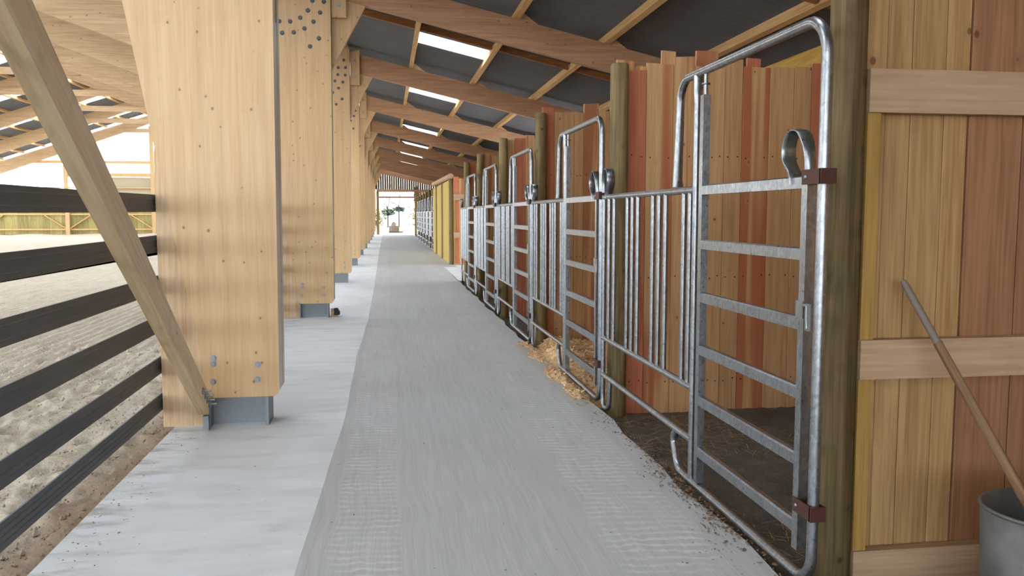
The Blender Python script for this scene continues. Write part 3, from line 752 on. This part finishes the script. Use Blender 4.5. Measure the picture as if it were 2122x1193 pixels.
partition(6.72, 1.95, f2 + more(3.68, 5.4, 2.78, rr), b2, 'reddish plank partition with uneven board tops seen through the nearest gate')
f3 = [(1.86,2.006,2.819,'plank_red'),(2.006,2.248,2.764,'plank_tan'),(2.248,2.366,2.767,'plank_tan'),(2.366,2.55,2.875,'plank_tan'),(2.551,2.682,2.79,'plank_mix')]
partition(10.05, 1.86, f3 + more(2.69, 5.4, 2.78, rr), [], 'tan plank partition standing behind the second gate and shavings')
f4 = [(1.88,2.03,2.73,'plank_tan'),(2.03,2.207,2.755,'plank_red'),(2.207,2.354,2.802,'plank_tan')]
partition(13.38, 1.88, f4 + more(2.36, 5.4, 2.78, rr), [], 'plank partition with a strong red board behind the third gate')
f5 = [(1.9,2.084,2.746,'plank_tan'),(2.084,2.217,2.701,'plank_mix')]
partition(16.68, 1.9, f5 + more(2.22, 5.4, 2.75, rr), [], 'plank partition seen behind the fourth gate')
f6 = [(1.92,2.089,2.738,'plank_mix'),(2.089,2.257,2.706,'plank_tan')]
partition(19.72, 1.92, f6 + more(2.26, 5.4, 2.75, rr), [], 'plank partition behind the fifth gate, before the cross passage')
partition(26.02, 2.05, more(2.05, 5.4, 2.66, rr, ('plank_tan', 'plank_red', 'plank_mix')), [], 'distant framed plank partition facing the cross passage', True, nails=False)

# yellow boarded wall along the aisle beyond the passage
yw = empty('boarded_wall', (1.98, 26.2, 0), 'yellow plank wall between round posts beyond the cross passage', 'wall')
for k, y in enumerate((26.25, 29.9, 33.4)):
    mb = MB(); mb.lathe([(.095,0),(.09,2.66),(.0,2.67)], (0,0,0), 14); mb.build('post', M['post'], yw, (.035, y-26.2, 0), off=(0,0,0))
for k in range(40):
    y = 26.42 + .235*k
    if y > 35.6 or min(abs(y+.115-q) for q in (26.25, 29.9, 33.4)) < .21: continue
    mb = MB(); mb.box(-.03, .03+.008*(k%2), 0, .23, 0, 2.62); mb.build('plank', M['yellow_plank'], yw, (.02, y-26.2, 0), off=(0,0,0))
mb = MB(); mb.tube([(0,-.1,2.72),(0,9.6,2.80)], .085, 12); mb.build('log_rail', M['rail_wood'], yw)

# ------------------------------------------------------------------ far end walls
we = empty('wall_end', (0, YE, 0), 'slatted end wall of the aisle above an open doorway', kind='structure')
def eb(name, mat, x0, x1, z0, z1, y0=0.0, y1=.12):
    mb = MB(); mb.box(x0, x1, YE+y0, YE+y1, z0, z1); return mb.build(name, M[mat], we, ((x0+x1)/2, y0, z0), off=((x0+x1)/2, YE+y0, z0))
eb('door_post', 'yellow_wood', -.72, -.52, -.1, 3.3); eb('door_post', 'yellow_wood', 2.19, 2.38, -.1, 3.3)
eb('header_beam', 'rail_wood', -.7, 6.2, 3.26, 3.46); eb('door_track', 'pink_bar', -.7, 4.2, 2.80, 2.93, -.05, .03)
x = -.95
while x < 6.1:
    eb('slat', 'dark_slat', x, x+.157, 3.46, ROOF(x+.13)+.05, .13, .155); x += .168
for k in range(20):
    x = 2.4 + .19*k; eb('plank', 'plank_tan', x, x+.185, -.1, 3.26, .13, .155)
wa = empty('wall_arena', (-16, YE, 0), 'low board wall and wind netting at the far end of the arena', kind='structure')
def ab(name, mat, x0, x1, z0, z1, y0=0.0, y1=.1, kind=None):
    mb = MB(); mb.box(x0, x1, YE+y0, YE+y1, z0, z1); return mb.build(name, M[mat], wa, ((x0+x1)/2+16, y0, z0), off=((x0+x1)/2, YE+y0, z0))
x = -31.5; r = random.Random(8)
while x < -1.7:
    w = r.choice((.3, .42, .5, .56)); ab('plank', 'green_plank', x, min(x+w-.002, -1.6), -.1, 2.05 + r.uniform(-.05, .05), .12 + r.uniform(0, .02), .16); x += w
for z in (1.55, .45): ab('rail', 'purlin', -31.5, -1.7, z-.05, z+.05, .04, .12)
for x in (-29, -23, -17, -11, -5):
    ab('post', 'glulam', x-.14, x+.14, -.1, 5.5 if x != -17 else 8.0, -.1, .1)
    for s in (-1, 1):
        mb = MB(); mb.bar((x+s*.1, YE+.01, .5), (x+s*1.6, YE+.01, 1.5), .06, .09, (0,1,0)); mb.build('knee_brace', M['purlin'], wa, (x+16, 0, .5), off=(x, YE, .5))
ab('girt', 'purlin', -31.5, -1.7, 5.25, 5.45, -.02, .06); ab('girt', 'purlin', -22.9, -1.7, 4.30, 4.55, -.02, .06); ab('girt', 'purlin', -31.5, -1.7, 3.45, 3.53, -.02, .06)
mb = MB(); mb.box(-20.3, -14, YE+.1, YE+.11, 2.9, 4.25); mb.build('wind_netting', M['netting'], wa, (0,0,3), off=(-16,YE,3))

# ------------------------------------------------------------------ tub and tool handle, right foreground
tub = empty('metal_tub', (2.555, 2.86, -.1), 'dull grey metal tub at the right edge holding a tool handle', 'tub')
mb = MB(); mb.lathe([(0,.012),(.225,.012),(.244,.505),(.249,.505),(.232,.0),(0,.0)], (0,0,0), 32); mb.build('body', M['tub'], tub)
mb = MB(); mb.lathe([(.244,.495),(.253,.497),(.254,.507),(.247,.511),(.242,.506)], (0,0,0), 32); mb.build('rim', M['tub'], tub)
top = Vector((2.228, 3.385, 1.262)); bot = Vector((2.70, 2.80, -.02)); dd = (bot-top); Lh = dd.length
hd = empty('tool_handle', bot, 'long worn wooden tool handle leaning from the tub against the partition', 'handle')
q = dd.to_track_quat('-Z', 'Y'); hd.rotation_mode = 'QUATERNION'; hd.rotation_quaternion = q
mb = MB(); mb.tube([(0,0,0),(0,0,Lh*.80)], .021, 14, radii=[(.024,.024),(.019,.019)]); mb.build('shaft', M['rod'], hd)
mb = MB(); mb.tube([(0,0,Lh*.79),(0,0,Lh*.985),(0,0,Lh)], .0165, 14, radii=[(.017,.017),(.0155,.0155),(.011,.011)]); tag(mb.build('grip', M['rod_grey'], hd), 'grey worn upper grip')

# ------------------------------------------------------------------ shavings, straw, litter (uncountable)
def flakes(mb, pts, size, flat=.5, r=rng):
    for x, y, z in pts:
        a = r.uniform(0, 2*PI); s = size*r.uniform(.5, 1.5); w = s*r.uniform(.35, .8); u = Vector((math.cos(a), math.sin(a), r.uniform(-flat, flat)))*s
        b = Vector((-math.sin(a), math.cos(a), r.uniform(-flat, flat)))*w; p = Vector((x, y, z))
        mb.add([p-u-b, p+u-b, p+u+b, p-u+b], [(0,1,2,3)])
def build_shavings():
    def h(x, y):
        y = np.asarray(y)*1.0
        edge = 1.60 + .10*np.sin(y*2.3) + .05*np.sin(y*6.1) - .14*np.exp(-((y-8.9)/.6)**2)
        k = np.clip((x-edge)/.35, 0, 1)*np.clip((y-6.75)/.5, 0, 1)*np.clip((10.0-y)/.25, 0, 1)
        z = -.115 + k*(.15 + .05*np.sin(x*5+y*3)*np.sin(y*4) + .09*np.exp(-((x-1.85)/.25)**2-((y-8.9)/.7)**2) + .12*np.clip((x-2.2)/1.5, 0, 1))
        z = np.where((x < 1.67) & (k > .02), np.maximum(z+.06*k, .004+.05*k), z)
        return z
    xs = np.arange(1.40, 4.2, .03); ys = np.arange(6.84, 10.0, .03); Xg, Yg = np.meshgrid(xs, ys)
    Z = h(Xg, Yg) + np.random.default_rng(2).normal(0, .009, Xg.shape)
    nx = len(xs); mb = MB(); mb.v = np.stack([Xg, Yg, Z], -1).reshape(-1, 3).tolist()
    i = np.arange((len(ys)-1)*nx).reshape(-1, nx)[:, :-1].ravel(); mb.f = np.stack([i, i+1, i+nx+1, i+nx], -1).tolist(); mb.sm = [False]*len(mb.f); mb.mi = [0]*len(mb.f)
    P = []
    while len(P) < 9000:
        x, y = rng.uniform(1.45, 3.6), rng.uniform(6.86, 9.98); z = float(h(x, y))
        if z > -.09: P.append((x, y, z + rng.uniform(.0, .02)))
    flakes(mb, P, .011)
    P = [(1.66 - abs(rng.normal(0, .09)), rng.uniform(6.6, 10.0), .004) for _ in range(1100)]; flakes(mb, P, .008, .15)
    tag(mb.build('wood_shavings', M['shaving']), 'pale wood shavings heaped in the second stall and spilling into the aisle', 'shavings', kind='stuff')
build_shavings()
mb = MB()
for k in range(2600):
    x, y = rng.uniform(1.8, 4.8), rng.uniform(3.6, 6.5); a = rng.uniform(0, 2*PI); l = rng.uniform(.02, .085); z = -.085+rng.uniform(0, .012)
    if math.sin(x*3.1+1)*math.sin(y*2.3) < rng.uniform(-.6, .5): continue
    u = Vector((math.cos(a), math.sin(a), rng.uniform(-.15, .15)))*l; b = Vector((-math.sin(a), math.cos(a), 0))*.0016; p = Vector((x, y, z))
    mb.add([p-u-b, p+u-b, p+u+b, p-u+b], [(0,1,2,3)])
tag(mb.build('straw_litter', M['straw']), 'loose straw strewn on the dark soil of the nearest stall', 'straw', kind='stuff')
mb = MB(); P = []
for k in range(3600):
    y = rng.uniform(2.2, 6.4); w = .05 + .05*max(0, math.sin(y*2.1+.7)) + .03*max(0, math.sin(y*5.7)); x = 1.675 + rng.normal(0, 1)*w
    P.append((x, y, (.003 if x < 1.65 else -.05 + .05*math.exp(-((x-1.66)/.1)**2)) + rng.uniform(0, .008)))
P = [p for p in P if rng.random() < .25 + .75*max(0, math.sin(p[1]*1.7+.4))]
flakes(mb, P, .006, .5)
tag(mb.build('stall_litter', M['litter']), 'brown strawy litter along the concrete edge under the nearest stall front', 'litter', kind='stuff')
mb = MB(); P = [(rng.uniform(-1.5, 1.5), 2.8 + 14*rng.random()**1.6, .003) for _ in range(170)] + [(-1.5+abs(rng.normal(0, .12)), rng.uniform(3, 9), .003) for _ in range(260)]
flakes(mb, [p for p in P if p[0] > -.7 or min(abs(p[1]-y-.1) for y in FRAMES) > .3], .0045, .2)
tag(mb.build('floor_debris', M['crumb']), 'tiny dark crumbs scattered over the concrete aisle', 'debris', kind='stuff')

# ------------------------------------------------------------------ outside the far doorway
lp = empty('timber_stack', (.75, 75, -.06), 'stack of sawn timber on bearers in the yard outside the doorway', 'timber stack')
for k in range(4):
    for j in range(5):
        mb = MB(); mb.box(-.5+.18*j, -.5+.18*j+.165, 0, 1.8, .12+.125*k, .12+.125*k+.11); mb.build('beam', M['end_grain'], lp)
for j, (a, b, z) in enumerate(((-.32,.1,.63),(-.28,-.05,.75),(-.05,.12,.75),(-.2,.0,.86))):
    mb = MB(); mb.box(a, b, .1, 1.5, z, z+.1); mb.build('beam', M['end_grain'], lp)
for j in range(2):
    mb = MB(); mb.box(-.55, .72, .1+1.2*j, .25+1.2*j, 0, .11); mb.build('bearer', M['end_grain'], lp)
pole = empty('leaning_pole', (0.0, 78, -.06), 'thin white pole leaning outside the left of the doorway', 'pole')
mb = MB(); mb.tube([(0,0,0),(-.55,0,2.3)], .03, 8); mb.build('shaft', M['white_pole'], pole)
def tree(x, y, h, lab, seed, leaf=None, n_leaf=0, bare=True, crown=(.5, .5, .35), cz=.55):
    r = np.random.default_rng(seed); root = empty('tree', (x, y, -.05), lab, 'tree', 'trees beyond the yard')
    mb = MB()
    def br(p, d, L, rad, lev):
        q = p + d*L; mb.tube([p, p+d*L*.5+Vector(r.normal(0, .04*L, 3)), q], rad, 5, radii=[(rad,)*2, (rad*.8,)*2, (rad*.55,)*2], caps=False)
        if lev == 0: return
        for _ in range(3 if lev > 1 else 4):
            nd = (d*.9 + Vector(r.normal(0, .5, 3)) + Vector((0,0,.15))).normalized()
            br(p + d*L*r.uniform(.45, 1), nd, L*r.uniform(.5, .75), rad*.5, lev-1)
    br(Vector((0,0,0)), Vector((0,0,1)), h*.42, h*.02, 4 if bare else 1)
    mb.build('branches', M['bark'], root)
    if n_leaf:
        mb = MB(); P = r.normal(0, 1, (n_leaf, 3)); P /= np.linalg.norm(P, axis=1)[:, None]; P *= r.uniform(.4, 1, (n_leaf, 1))
        flakes(mb, [(a*crown[0]*h, b*crown[0]*h, cz*h + c*crown[2]*h) for a, b, c in P], h*.022, .9, r)
        tag(mb.build('foliage', M[leaf], root), kind='stuff')
tree(.2, 104, 6.2, 'bare tree with dark conifer clump behind the timber stack', 11, 'leaf_dark', 380, True, (.16,.16,.07), .30)
tree(1.6, 108, 6.6, 'bare tree right of the conifer clump beyond the yard', 12, 'leaf_dark', 240, True, (.12,.12,.05), .34)
tree(4.0, 112, 6.4, 'slim dark conifer standing alone right in the doorway view', 13, 'leaf_dark', 500, False, (.05,.05,.22), .62)
for k, (x, y, h, lab) in enumerate(((3.6, 92, 3.0, 'pale yellowish shrub at the right of the doorway view'), (5.2, 96, 3.4, 'tall pale shrub at the right jamb of the doorway'), (-1.0, 94, 2.6, 'pale low shrub at the left of the doorway view'))):
    r = np.random.default_rng(30+k); root = empty('shrub', (x, y, -.05), lab, 'shrub', 'shrubs beyond the yard')
    mb = MB()
    for _ in range(14):
        a = r.normal(0, .35, 2); mb.tube([(0,0,0), (a[0]*h*.6, a[1]*h*.6, h*.7)], .02, 4, caps=False)
    mb.build('stems', M['bark'], root); mb = MB(); P = r.normal(0, 1, (700, 3))
    flakes(mb, [(a*h*.22, b*h*.22, h*.5 + c*h*.2) for a, b, c in np.clip(P, -1.7, 1.7)], h*.03, .9, r); tag(mb.build('foliage', M['leaf_pale'], root), kind='stuff')
